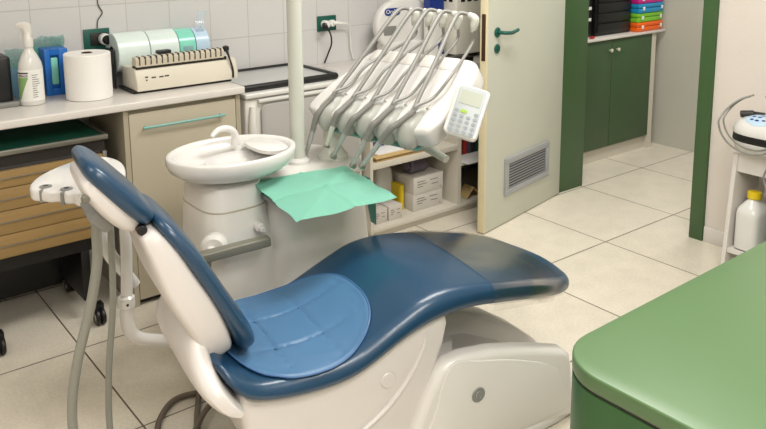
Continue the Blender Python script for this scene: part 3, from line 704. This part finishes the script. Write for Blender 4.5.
# transparent sleeve over the foot end
sl = []
for q in SS:
    if .86 < q[0] < 1.215: sl.append([v+Vector((0, 0, 0)) for v in section(q[0], q[1]+.0035, q[2]-.004, q[3]+.006, crown=.012)])
bm = loft(sl, caps=False)
part('foot_sleeve', C(bm), MT['clear'], ch, 'clear plastic foot sleeve', )
fl = bmesh.new(); g = []
for k in range(9):
    s = .87+.26*k/8
    q = min(SS, key=lambda r: abs(r[0]-s)); y = -q[3]-.003
    g.append((fl.verts.new((s, y, q[2]+.012)), fl.verts.new((s, y+.004, q[2]-.018+.012*(k/8)))))
for a_, b_ in zip(g, g[1:]): fl.faces.new((a_[0], b_[0], b_[1], a_[1]))
bmesh.ops.solidify(fl, geom=fl.faces[:], thickness=.001)
part('sleeve_flap', C(fl), MT['clear'], ch)
def slab(path, hw, hf, n=6, e=3.2, seg=36, tc=0):
    """path of (s,z), hw half width (t), hf half thickness across the path"""
    P = cr([Vector((a, 0, b)) for a, b in path], n); N = len(P)
    W = cr([Vector((x, y, 0)) for x, y in zip(hw, hf)], n); rings = []
    for i, p in enumerate(P):
        d = (P[min(i+1, N-1)]-P[max(i-1, 0)]).normalized(); nn = Vector((d.z, 0, -d.x)); r = []
        for k in range(seg):
            c_, s_ = cos(2*pi*k/seg), sin(2*pi*k/seg)
            r.append(p+Vector((0, tc+W[i].x*math.copysign(abs(c_)**(2/e), c_), 0))+nn*W[i].y*math.copysign(abs(s_)**(2/e), s_))
        rings.append(r)
    return C(loft(rings))
part('backrest', slab([(.140, .470), (.134, .485), (.117, .528), (.082, .60), (.038, .685), (-.016, .785), (-.062, .853), (-.085, .884), (-.094, .897)], [.08, .13, .175, .19, .19, .178, .155, .125, .08], [.014, .027, .033, .030, .027, .026, .023, .016, .006]), MT['blue'], ch, 'dark blue back cushion')
sh = part('backrest_shell', slab([(.064, .478), (.055, .495), (.030, .55), (-.006, .63), (-.046, .71), (-.082, .797), (-.112, .850), (-.120, .864)], [.10, .145, .17, .178, .172, .155, .135, .10], [.014, .036, .048, .053, .050, .040, .026, .012], e=6), MT['shell'], ch, 'cream back shell')
part('back_arm', slab([(-.010, .575), (-.016, .51), (-.002, .452), (.030, .408), (.060, .385)], [.15, .20, .255, .276, .278], [.025, .036, .036, .029, .016], e=4), MT['shell'], ch)
part('hinge', join(C(box(-.125, -.10, -.07, .07, .845, .89, .004)), C(cyl((-.128, -.115, .868), (-.128, .115, .868), .013, 16, .002))), MT['black'], ch, 'black headrest hinge')
part('headrest', slab([(-.100, .880), (-.108, .890), (-.138, .925), (-.182, .975), (-.226, 1.026), (-.246, 1.050), (-.255, 1.061)], [.08, .11, .13, .132, .125, .10, .05], [.012, .025, .031, .031, .027, .017, .006]), MT['blue'], ch, 'dark blue headrest pad')
hs = part('headrest_shell', slab([(-.130, .866), (-.143, .879), (-.170, .908), (-.206, .950), (-.236, .992), (-.248, 1.016), (-.253, 1.029)], [.08, .10, .115, .118, .112, .09, .05], [.014, .028, .034, .033, .028, .02, .008], e=4), MT['shell'], ch, 'cream headrest shell')
part('knob', C(cyl((-.256, -.113, .972), (-.256, -.095, .972), .010, 20, .003)), MT['khaki'], hs, 'grey adjusting knob')
part('bracket', C(box(-.02, .02, -.075, .075, -.03, .03, .008, M=Matrix.Translation((-.215, 0, .895)) @ Matrix.Rotation(radians(-45), 4, 'Y'))), MT['grey'], ch, 'grey headrest bracket')
# armrest on the far side
part('armrest', join(C(box(-.13, .112, -.02, .02, -.016, .016, .006, 3, M=Matrix.Translation((.26, .325, .578)) @ Matrix.Rotation(radians(-3), 4, 'Y'))), C(tube([(.16, .325, .575), (.15, .31, .50), (.15, .22, .44)], .014))), MT['khaki'], ch, 'khaki grey armrest bar')
# pedestal body below the seat
MY = Matrix(((1, 0, 0, 0), (0, 0, 1, 0), (0, 1, 0, 0), (0, 0, 0, 1)))   # prism x->s, y->z, z->t
poly = [(.07, .430), (.11, .400), (.22, .382), (.34, .380), (.42, .395), (.50, .435), (.58, .468), (.66, .490), (.705, .497), (.715, .455), (.70, .39), (.655, .28), (.61, .16), (.58, .10), (.30, .09), (.12, .18), (.075, .30), (.065, .38)]
ped = part('seat_shell', C(prism(poly, -.245, .235, .022, 4, M=MY)), MT['shell'], ch, 'cream shell below the seat')
part('cover_cap', C(cyl((.505, -.250, .335), (.505, -.243, .335), .024, 32, .003)), MT['shell'], ped)
part('molding', C(tube([(.30, -.246, .16), (.40, -.2475, .195), (.50, -.2475, .25), (.58, -.2475, .33), (.625, -.2475, .41), (.63, -.246, .45)], [.004, .007, .008, .008, .007, .003], 10)), MT['shell'], ped)
part('lift_column', C(prism(rrect(.18, .62, -.14, .14, .04), .02, .13, .01)), MT['dark'], ch)
part('linkage_arm', C(prism([(.56, .10), (.78, .30), (.83, .30), (.83, .23), (.66, .04), (.56, .04)], -.10, .06, .012, M=MY)), MT['shell'], ch)
base1 = [(.515, .012), (.565, .13), (.62, .25), (.668, .325), (.70, .345), (.76, .350), (.86, .340), (.97, .314), (1.08, .282), (1.15, .258), (1.176, .235), (1.186, .19), (1.20, .012)]
def cheek(t0, t1, prof, bev=.028):
    return C(prism(prof, t0, t1, bev, 5, M=MY))
bs = part('base_housing', cheek(-.275, -.205, base1, .024), MT['white'], ch, 'white foot housing', sharp=50)
part('base_recess', C(prism(smooth2([(.70, .335), (.80, .325), (.95, .285), (1.09, .225), (1.135, .16), (1.14, .05), (.60, .05), (.64, .18)], 4), -.2795, -.270, .004, 2, M=MY)), MT['white'], bs)
part('badge', C(cyl((.800, -.2835, .215), (.800, -.279, .215), .024, 32, .002)), MT['grey'], bs, 'small grey round badge')
part('badge_mark', C(tube([(.800+.010*cos(a), -.2838, .215+.012*sin(a)) for a in [radians(q) for q in range(40, 330, 24)]], .0016, 6, 2)), MT['vent'], bs)
base2 = [(.56, .012), (.66, .20), (.75, .31), (.85, .325), (.95, .312), (1.07, .265), (1.18, .195), (1.28, .115), (1.33, .05), (1.34, .012)]
part('rear_housing', cheek(.02, .115, base2, .02), MT['shell'], ch, 'cream rear foot housing', sharp=50)
part('base_plate', C(prism(oval(.82, -.06, .50, .225, 40, 3.4), 0, .035, .01, 3)), MT['white'], ch)
part('base_deck', C(prism([(.60, .03), (.66, .20), (.78, .255), (.95, .235), (1.1, .165), (1.2, .03)], -.21, .03, .01, 3, M=MY)), MT['shell'], ch)

# the loose pad on the seat
bm = bmesh.new(); n = 96; g = {}
cs, ct, rs_, rt_ = .292, -.012, .228, .25
def padh(s, t):
    r = bvh.ray_cast(Vector((s, t, 2)), Vector((0, 0, -1)))
    return r[0].z if r[0] is not None else None
def edge(a):
    e = 2.5; c_, s_ = cos(a), sin(a)
    return (abs(c_)**e+abs(s_)**e)**(-1/e)
NR, NA = 40, 96; rings = []
for i in range(NR+1):
    f = i/NR; r = []
    for k in range(NA):
        a = 2*pi*k/NA; q = f*edge(a); s = cs+rs_*q*cos(a); tt = ct+rt_*q*sin(a)
        # follow a low-passed seat height
        hs_ = [padh(min(max(s+d, -.03), 1), max(-.262, min(.262, tt+e_))) for d in (-.03, 0, .03) for e_ in (-.03, 0, .03)]
        hs_ = [x for x in hs_ if x is not None]; base = max(padh(s, max(-.268, min(.268, tt))) or 0, sum(hs_)/len(hs_))
        z = base+.006
        for line in (-.10, .075): z -= .005*math.exp(-((tt-ct-line)/.005)**2)*(f < .93)
        for line in (-.075, .07): z -= .005*math.exp(-((s-cs-line)/.005)**2)*(f < .93)
        z += .0015*noise.noise(Vector((s*16, tt*16, 0)))
        if f > .94: z += .002*sin((f-.94)/.06*pi)
        r.append(bm.verts.new((s, tt, z)))
    rings.append(r)
for i in range(1, NR):
    for k in range(NA): bm.faces.new((rings[i][k], rings[i+1][k], rings[i+1][(k+1) % NA], rings[i][(k+1) % NA]))
bm.faces.new(rings[1])
for v in rings[0]: bm.verts.remove(v)
bmesh.ops.recalc_face_normals(bm, faces=bm.faces)
rim = [v.co.copy() for v in rings[NR]]
bmesh.ops.solidify(bm, geom=bm.faces[:], thickness=.004)
pt = thing('seat_pad', 'light blue quilted oval pad lying on the dark blue seat', 'seat pad', CP(cs, ct, .46), rz=radians(-9))
part('pad', C(bm), MT['pad'], pt)
part('edging', C(tube(rim+[rim[0]], .0032, 6, 1, False)), MT['piping'], pt, 'darker stitched edging')

# ---------------------------------------------------------------- dental unit with cuspidor
du = thing('dental_unit', 'white dental unit with spittoon bowl, pole and instrument console behind the chair', 'dental unit', (1.45, 2.5, 0))
def blob(levels, n=40, e=4):
    return loft([[Vector((px, py, z)) for px, py in oval(cx, cy, rx, ry, n, e)] for z, cx, cy, rx, ry in levels])
part('bowl_column', blob([(.02, 1.26, 2.52, .16, .17), (.36, 1.255, 2.51, .16, .175), (.50, 1.25, 2.50, .155, .17), (.56, 1.235, 2.49, .135, .155), (.62, 1.225, 2.49, .125, .145), (.72, 1.225, 2.49, .115, .135), (.745, 1.225, 2.49, .105, .125), (.76, 1.225, 2.49, .085, .10)], e=3.6), MT['white'], du)
part('column_seam', blob([(.665, 1.225, 2.49, .121, .141), (.668, 1.225, 2.49, .1218, .1418), (.671, 1.225, 2.49, .1205, .1405)], e=3.6), MT['beige'], du)
part('column_cap', join(cyl((1.12, 2.36, .57), (1.095, 2.32, .57), .045, 28, .012), lathe((1.085, 2.318, .57), [(0, -.012), (.012, -.008), (.014, 0), (.012, .008), (0, .012)], 12)), MT['white'], du, 'round side cap')
part('side_connector', join(cyl((1.275, 2.345, .60), (1.27, 2.31, .60), .018, 18, .004), cyl((1.27, 2.312, .60), (1.268, 2.29, .60), .011, 14, .003)), MT['gloss'], du)
part('body', blob([(.0, 1.54, 2.58, .20, .22), (.06, 1.54, 2.56, .225, .26), (.12, 1.54, 2.555, .23, .27), (.45, 1.535, 2.55, .215, .27), (.66, 1.53, 2.55, .20, .265), (.70, 1.53, 2.55, .192, .255), (.710, 1.53, 2.55, .175, .235)], e=6), MT['white'], du, 'white cabinet body')
part('top_deck', prism(rrect(1.31, 1.765, 2.33, 2.72, .05), .708, .728, .008, 3), MT['white'], du)
part('cloth_tray', prism(rrect(1.30, 1.60, 2.16, 2.40, .03), .688, .704, .004, 2), MT['grey'], du, 'grey tray under the green cloth')
# bowl
bc = (1.252, 2.465, .762)
prof = [(0, .0), (.09, .0), (.14, .003), (.19, .015), (.226, .040), (.236, .062), (.236, .082), (.232, .088), (.222, .090), (.212, .086), (.205, .075), (.185, .055), (.13, .038), (.06, .030), (0, .029)]
bm = bmesh.new(); rings = []
for r, z in prof:
    rings.append([Vector((bc[0]+max(r, 1e-4)*1.0*cos(2*pi*k/56), bc[1]+max(r, 1e-4)*.775*sin(2*pi*k/56), bc[2]+z)) for k in range(56)])
bwl = part('spittoon_bowl', loft(rings), MT['gloss'], du, 'glossy white spittoon bowl', sharp=60)
part('inner_basin', loft([[Vector((bc[0]+.02+r*cos(2*pi*k/40), bc[1]-.01+r*.72*sin(2*pi*k/40), bc[2]+z)) for k in range(40)] for r, z in ((.085, .032), (.12, .048), (.126, .054), (.12, .056), (.075, .040), (.03, .036), (.001, .036))]), MT['gloss'], bwl, sharp=60)
part('bowl_rim_deck', blob([(bc[2]+.070, 1.385, 2.465, .055, .10), (bc[2]+.083, 1.385, 2.465, .058, .103), (bc[2]+.0855, 1.385, 2.465, .053, .097)], e=2.6), MT['gloss'], bwl)
part('faucet', tube([(1.318, 2.565, .835), (1.315, 2.562, .868), (1.298, 2.556, .893), (1.268, 2.55, .905), (1.238, 2.545, .903), (1.218, 2.54, .893), (1.212, 2.538, .887)], [.017, .014, .013, .0125, .011, .009, .008], 16), MT['gloss'], du, 'curved white water spout')
# pole
part('pole', cyl((1.56, 2.53, .727), (1.56, 2.53, 2.25), .0285, 32), MT['post'], du, 'pale lamp pole')
part('pole_collar', lathe((1.56, 2.53, .727), [(.045, 0), (.045, .012), (.038, .02), (.0288, .022)], 28), MT['gloss'], du)
part('console_support', join(lathe((1.70, 2.50, .727), [(.06, 0), (.06, .012), (.045, .03), (.036, .05), (.034, .15)], 28)), MT['post'], du)
part('swing_arm', tube([(1.80, 2.45, .80), (1.90, 2.36, .80), (1.95, 2.25, .782), (1.955, 2.125, .758)], [.018, .022, .0175, .015], 16), MT['post'], du, 'pale swing arm under the console')
# console
wv = Vector((.10, -1, .03)).normalized(); dv = Vector((.80, .05, .585)); CF = frame_m((1.70, 2.56, .865), wv, dv)
# x along the front (left to right as seen), y up the slope, z = normal
if (CF.to_3x3() @ Vector((0, 0, 1))).z < 0: CF = CF @ Matrix.Diagonal((1, 1, -1, 1))
out = smooth2([(-.035, .02), (-.015, .12), (.03, .23), (.055, .305), (.10, .33), (.30, .335), (.50, .34), (.59, .33), (.635, .26), (.645, .13), (.625, .02), (.57, -.025), (.32, -.03), (.08, -.03), (-.01, -.02)], 5)
cn = part('console', prism(out, 0, .085, .034, 6, M=CF), MT['gloss'], du, 'white sloping instrument console', sharp=60)
part('under_tray', prism(rrect(.0, .54, -.035, .2, .02), -.014, -.004, .002, M=CF), MT['teal'], cn, 'teal tray edge')
part('top_well', prism(rrect(.08, .54, .27, .33, .02), .083, .087, .002, M=CF), MT['white'], cn)
hx = [.105, .215, .320, .425, .530]
TIPS = [Vector(p) for p in ((2.04, 2.478, 1.286), (2.04, 2.395, 1.290), (2.04, 2.313, 1.293), (2.04, 2.228, 1.294), (2.04, 2.142, 1.295))]
for k, x in enumerate(hx):
    part('handpiece_holder', tube([CF@Vector(p) for p in ((x-.01, .09, .070), (x-.008, .045, .080), (x-.01, .0, .074), (x-.014, -.028, .048), (x-.016, -.034, .015))], [.014, .034, .042, .040, .026], 18), MT['holder'], cn, 'pale grey scalloped holder')
    part('channel', tube([CF@Vector(p) for p in ((x+.02, .08, .083), (x+.02, .16, .0835), (x+.02, .26, .083))], .010, 10), MT['white'], cn)
    tip = TIPS[k]; b0 = CF@Vector((x+.012, .015, .122)); mid = b0.lerp(tip, .5)+Vector((-.003, .002, .008)); m2 = b0.lerp(tip, .88)+Vector((-.006, .006, .013)); tip = tip+Vector((0, .004, .002))
    end = tip+Vector((.024, -.036, -.008))
    part('whip_arm', tube([b0, mid, m2, tip, end], [.0075, .0085, .0092, .0078, .006], 12), MT['rod'], cn, 'grey flexible whip arm')
    part('whip_end', tube([end+Vector((-.006, .012, .003)), end+Vector((.004, -.010, -.012)), end+Vector((.0, -.010, -.040)), end+Vector((-.004, -.006, -.060))], [.011, .017, .015, .007], 14), MT['post'], cn, 'pale connector at the whip tip')
names = ('leftmost', 'second from left', 'middle', 'fourth from left', 'rightmost')
tips = [(1.6, 2.544, .735), (1.6, 2.395, .815), (1.6, 2.352, .785), (1.6, 2.230, .780), (1.6, 2.175, .790)]
for k, x in enumerate(hx):
    a_ = CF@Vector((x+.012, .012, .124)); b_ = Vector(tips[k]); d = b_-a_
    t = thing('dental_handpiece', 'grey hosed dental handpiece, %s of the five on the console' % names[k], 'dental handpiece', a_, 'handpieces on the instrument console')
    e1 = a_+d*.30+Vector((-.022, 0, .010))
    part('grip', tube([a_+Vector((.018, -.004, .014)), a_.lerp(e1, .6), e1, e1+(b_-e1)*.35], [.008, .0115, .0125, .0105], 14), MT['rod'], t, 'grey rear sleeve')
    part('barrel', tube([e1+(b_-e1)*.33, e1+(b_-e1)*.62, e1+(b_-e1)*.85, b_], [.0105, .0095, .0075, .008], 14, 3), MT['barrel'] if k != 1 else MT['post'], t, 'silvery barrel' if k != 1 else 'pale barrel')
    part('head', cyl(b_+Vector((-.008, 0, .004)), b_+Vector((.010, -.004, -.006)), .0105 if k != 1 else .007, 14, .002), MT['steel'], t)
    end = TIPS[k]+Vector((.022, -.048, -.062))
    r2 = CF@Vector((x+.045, .22, .115)); rt = CF@Vector((x+.030, .12, .105))
    part('hose', tube([end, end+Vector((-.01, .004, -.05)), r2, rt, CF@Vector((x+.018, .05, .132)), a_+Vector((.018, -.004, .014))], .0058, 10), MT['rod'], t, 'thin grey supply hose')
# keypad on the console's right end
KA, KB, KC = Vector((1.770, 1.875, 1.098)), Vector((1.845, 1.812, 1.084)), Vector((1.715, 1.884, .950))
C3 = (KB+KC)/2+Vector((.01, 0, 0)); KM = frame_m(C3, (KB-KA)+Vector((-.01, -.02, -.014)), (KA-KC)+Vector((.03, .03, 0)))
if KM.to_3x3().col[2].dot(F) > 0: KM = KM @ Matrix.Diagonal((1, 1, -1, 1))
kp = part('keypad', prism(rrect(-.058, .058, -.088, .088, .018), -.034, 0, .008, 4, M=KM), MT['gloss'], du, 'white keypad with display')
part('face_plate', prism(rrect(-.046, .046, -.082, .082, .012), -.001, .0025, .001, M=KM), MT['keypad'], kp)
part('display', prism(rrect(-.036, .036, .022, .068, .003), .0024, .0035, 0, M=KM), MT['lcd'], kp, 'pale LCD display')
b = None
for j in range(5):
    for i in range(4):
        if j == 0 and i in (1, 2): continue
        s = prism(oval(-.034+i*.0225, -.004-j*.0165, .0075, .0055, 12), .0024, .0042, 0, M=KM); b = s if b is None else join(b, s)
part('keys', b, MT['key'], kp)
part('lit_key', prism(oval(-.010, -.003, .012, .0055, 16), .0024, .0045, 0, M=KM), MT['led'], kp, 'yellow-green key')
part('keypad_bracket', tube([CF@Vector((.54, .12, .02)), KM@Vector((-.02, -.03, -.06)), KM@Vector((0, 0, -.03))], .018), MT['white'], du)

# green cloth
cTL, cBL, cR_, cTR = Vector((1.285, 2.405, .742)), Vector((1.256, 2.052, .705)), Vector((1.588, 1.958, .738)), Vector((1.646, 2.345, .742))
gc = thing('surgical_cloth', 'mint green paper cloth draped over the dental unit tray', 'cloth', (1.45, 2.2, .72))
bm = bmesh.new(); n = 44; g = []
for i in range(n+1):
    r = []
    for j in range(n+1):
        u_, v_ = i/n, j/n
        p = (cTL*(1-u_)+cTR*u_)*(1-v_)+(cBL*(1-u_)+cR_*u_)*v_
        z = p.z+.002+.012*sin(pi*u_)*sin(pi*v_)
        z += .004*noise.noise(Vector((p.x*9, p.y*9, 3)))+.0045*math.exp(-((u_-.52-.06*v_)/.018)**2)-.004*math.exp(-((v_-.5+.05*u_)/.02)**2)+.003*math.exp(-((u_+v_-1.05)/.03)**2)
        r.append(bm.verts.new((p.x+.003*sin(v_*17), p.y+.004*sin(u_*13), z-.002)))
    g.append(r)
for i in range(n):
    for j in range(n): bm.faces.new((g[i][j], g[i+1][j], g[i+1][j+1], g[i][j+1]))
bmesh.ops.solidify(bm, geom=bm.faces[:], thickness=.0015)
part('sheet', bm, MT['cloth'], gc, sharp=60)
bm = bmesh.new(); g = []
for k in range(9):
    f = k/8; g.append((bm.verts.new((1.628+.04*f, 2.215, .742-.185*f)), bm.verts.new((1.632+.06*f-.03*f*f, 2.170-.004*sin(f*5), .742-.185*f))))
for a_, b_ in zip(g, g[1:]): bm.faces.new((a_[0], a_[1], b_[1], b_[0]))
bmesh.ops.solidify(bm, geom=bm.faces[:], thickness=.002)
part('hanging_corner', bm, MT['teal'], gc, 'darker hanging corner')

# ---------------------------------------------------------------- assistant's suction arm behind the headrest
sa = thing('suction_arm', 'white assistant bracket and curved arm holding two grey suction hoses', 'suction arm', (.74, 2.3, .3))
Mz = Matrix.Translation((0, 0, 0))
outl = smooth2([(.534, 2.262), (.548, 2.325), (.60, 2.395), (.70, 2.462), (.80, 2.46), (.825, 2.36), (.78, 2.22), (.70, 2.12), (.625, 2.125), (.612, 2.16), (.598, 2.172), (.588, 2.20), (.565, 2.215), (.552, 2.235)], 4)
br = part('bracket', prism(outl, .878, .912, .010, 4), MT['gloss'], sa, 'white hose bracket', sharp=60)
for x, y in ((.573, 2.262), (.612, 2.205)):
    part('holder_slot', lathe((x, y, .872), [(.012, 0), (.017, .002), (.017, .0415), (.011, .043)], 20), MT['grey'], br, 'grey hose slot')
    part('slot_hole', cyl((x, y, .912), (x, y, .9155), .007, 14), MT['black'], br)
    part('slot_notch', box(-.005, .005, -.035, 0, .876, .9125, .002, M=Matrix.Translation((x, y, 0)) @ Matrix.Rotation(radians(-38), 4, 'Z')), MT['grey'], br)
part('clamp', join(box(.672, .735, 2.18, 2.24, .83, .88, .008), cyl((.688, 2.20, .82), (.688, 2.20, .875), .022, 20, .005)), MT['grey'], sa, 'grey hose clamp')
part('arm', tube([(.76, 2.33, .87), (.735, 2.33, .80), (.735, 2.33, .72), (.76, 2.33, .635), (.80, 2.33, .57), (.83, 2.33, .52)], [.02, .026, .024, .02, .019, .017], 16), MT['gloss'], sa)
part('upright', join(tube([(.80, 2.30, .74), (.797, 2.30, .62), (.79, 2.30, .50)], .018, 16), ), MT['gloss'], sa)
part('knuckle', lathe((.788, 2.30, .465), [(.018, 0), (.026, .006), (.027, .02), (.026, .038), (.018, .044)], 24), MT['gloss'], sa)
part('knuckle_screw', cyl((.783, 2.276, .487), (.781, 2.271, .487), .004, 10), MT['dark'], sa)
part('pipe', tube([(.788, 2.30, .47), (.787, 2.30, .42), (.80, 2.30, .375), (.835, 2.30, .345), (.88, 2.30, .325), (.95, 2.29, .30), (1.0, 2.24, .29)], .021, 18), MT['gloss'], sa, 'bent white pipe')
part('hose', tube([(.690, 2.20, .85), (.683, 2.20, .78), (.678, 2.20, .68), (.655, 2.22, .54), (.620, 2.24, .40), (.597, 2.26, .26), (.592, 2.26, .14), (.60, 2.20, .06), (.62, 2.08, .02), (.66, 1.90, .018), (.72, 1.78, .018)], .0145, 16), MT['hose'], sa, 'thick grey hose')
part('hose', tube([(.735, 2.24, .83), (.742, 2.26, .72), (.740, 2.28, .5), (.722, 2.30, .3), (.710, 2.30, .12), (.708, 2.26, .05), (.715, 2.12, .014), (.75, 1.95, .014), (.79, 1.85, .014)], .010, 14), MT['hose'], sa, 'thin grey hose')
for k, (pts, lab) in enumerate((
        ([(.86, 2.10, .012), (.84, 2.22, .012), (.88, 2.34, .012), (.97, 2.43, .012), (1.06, 2.42, .012), (1.15, 2.36, .012), (1.25, 2.30, .012)], 'outer grey-brown cable looping on the floor behind the chair'),
        ([(.93, 2.10, .032), (.97, 2.24, .012), (1.03, 2.36, .012), (1.08, 2.44, .035), (1.10, 2.40, .012), (1.12, 2.32, .02), (1.2, 2.26, .03)], 'inner grey-brown cable crossing the loop behind the chair'),
        ([(.80, 2.02, .012), (.90, 2.14, .035), (1.00, 2.26, .035), (1.08, 2.32, .035), (1.16, 2.40, .035)], 'straight grey-brown cable under the chair back on the floor'))):
    single('floor_cable', tube(pts, .010, 12), MT['hose2'], lab, 'cable', pts[0], 'cables on the floor behind the chair')
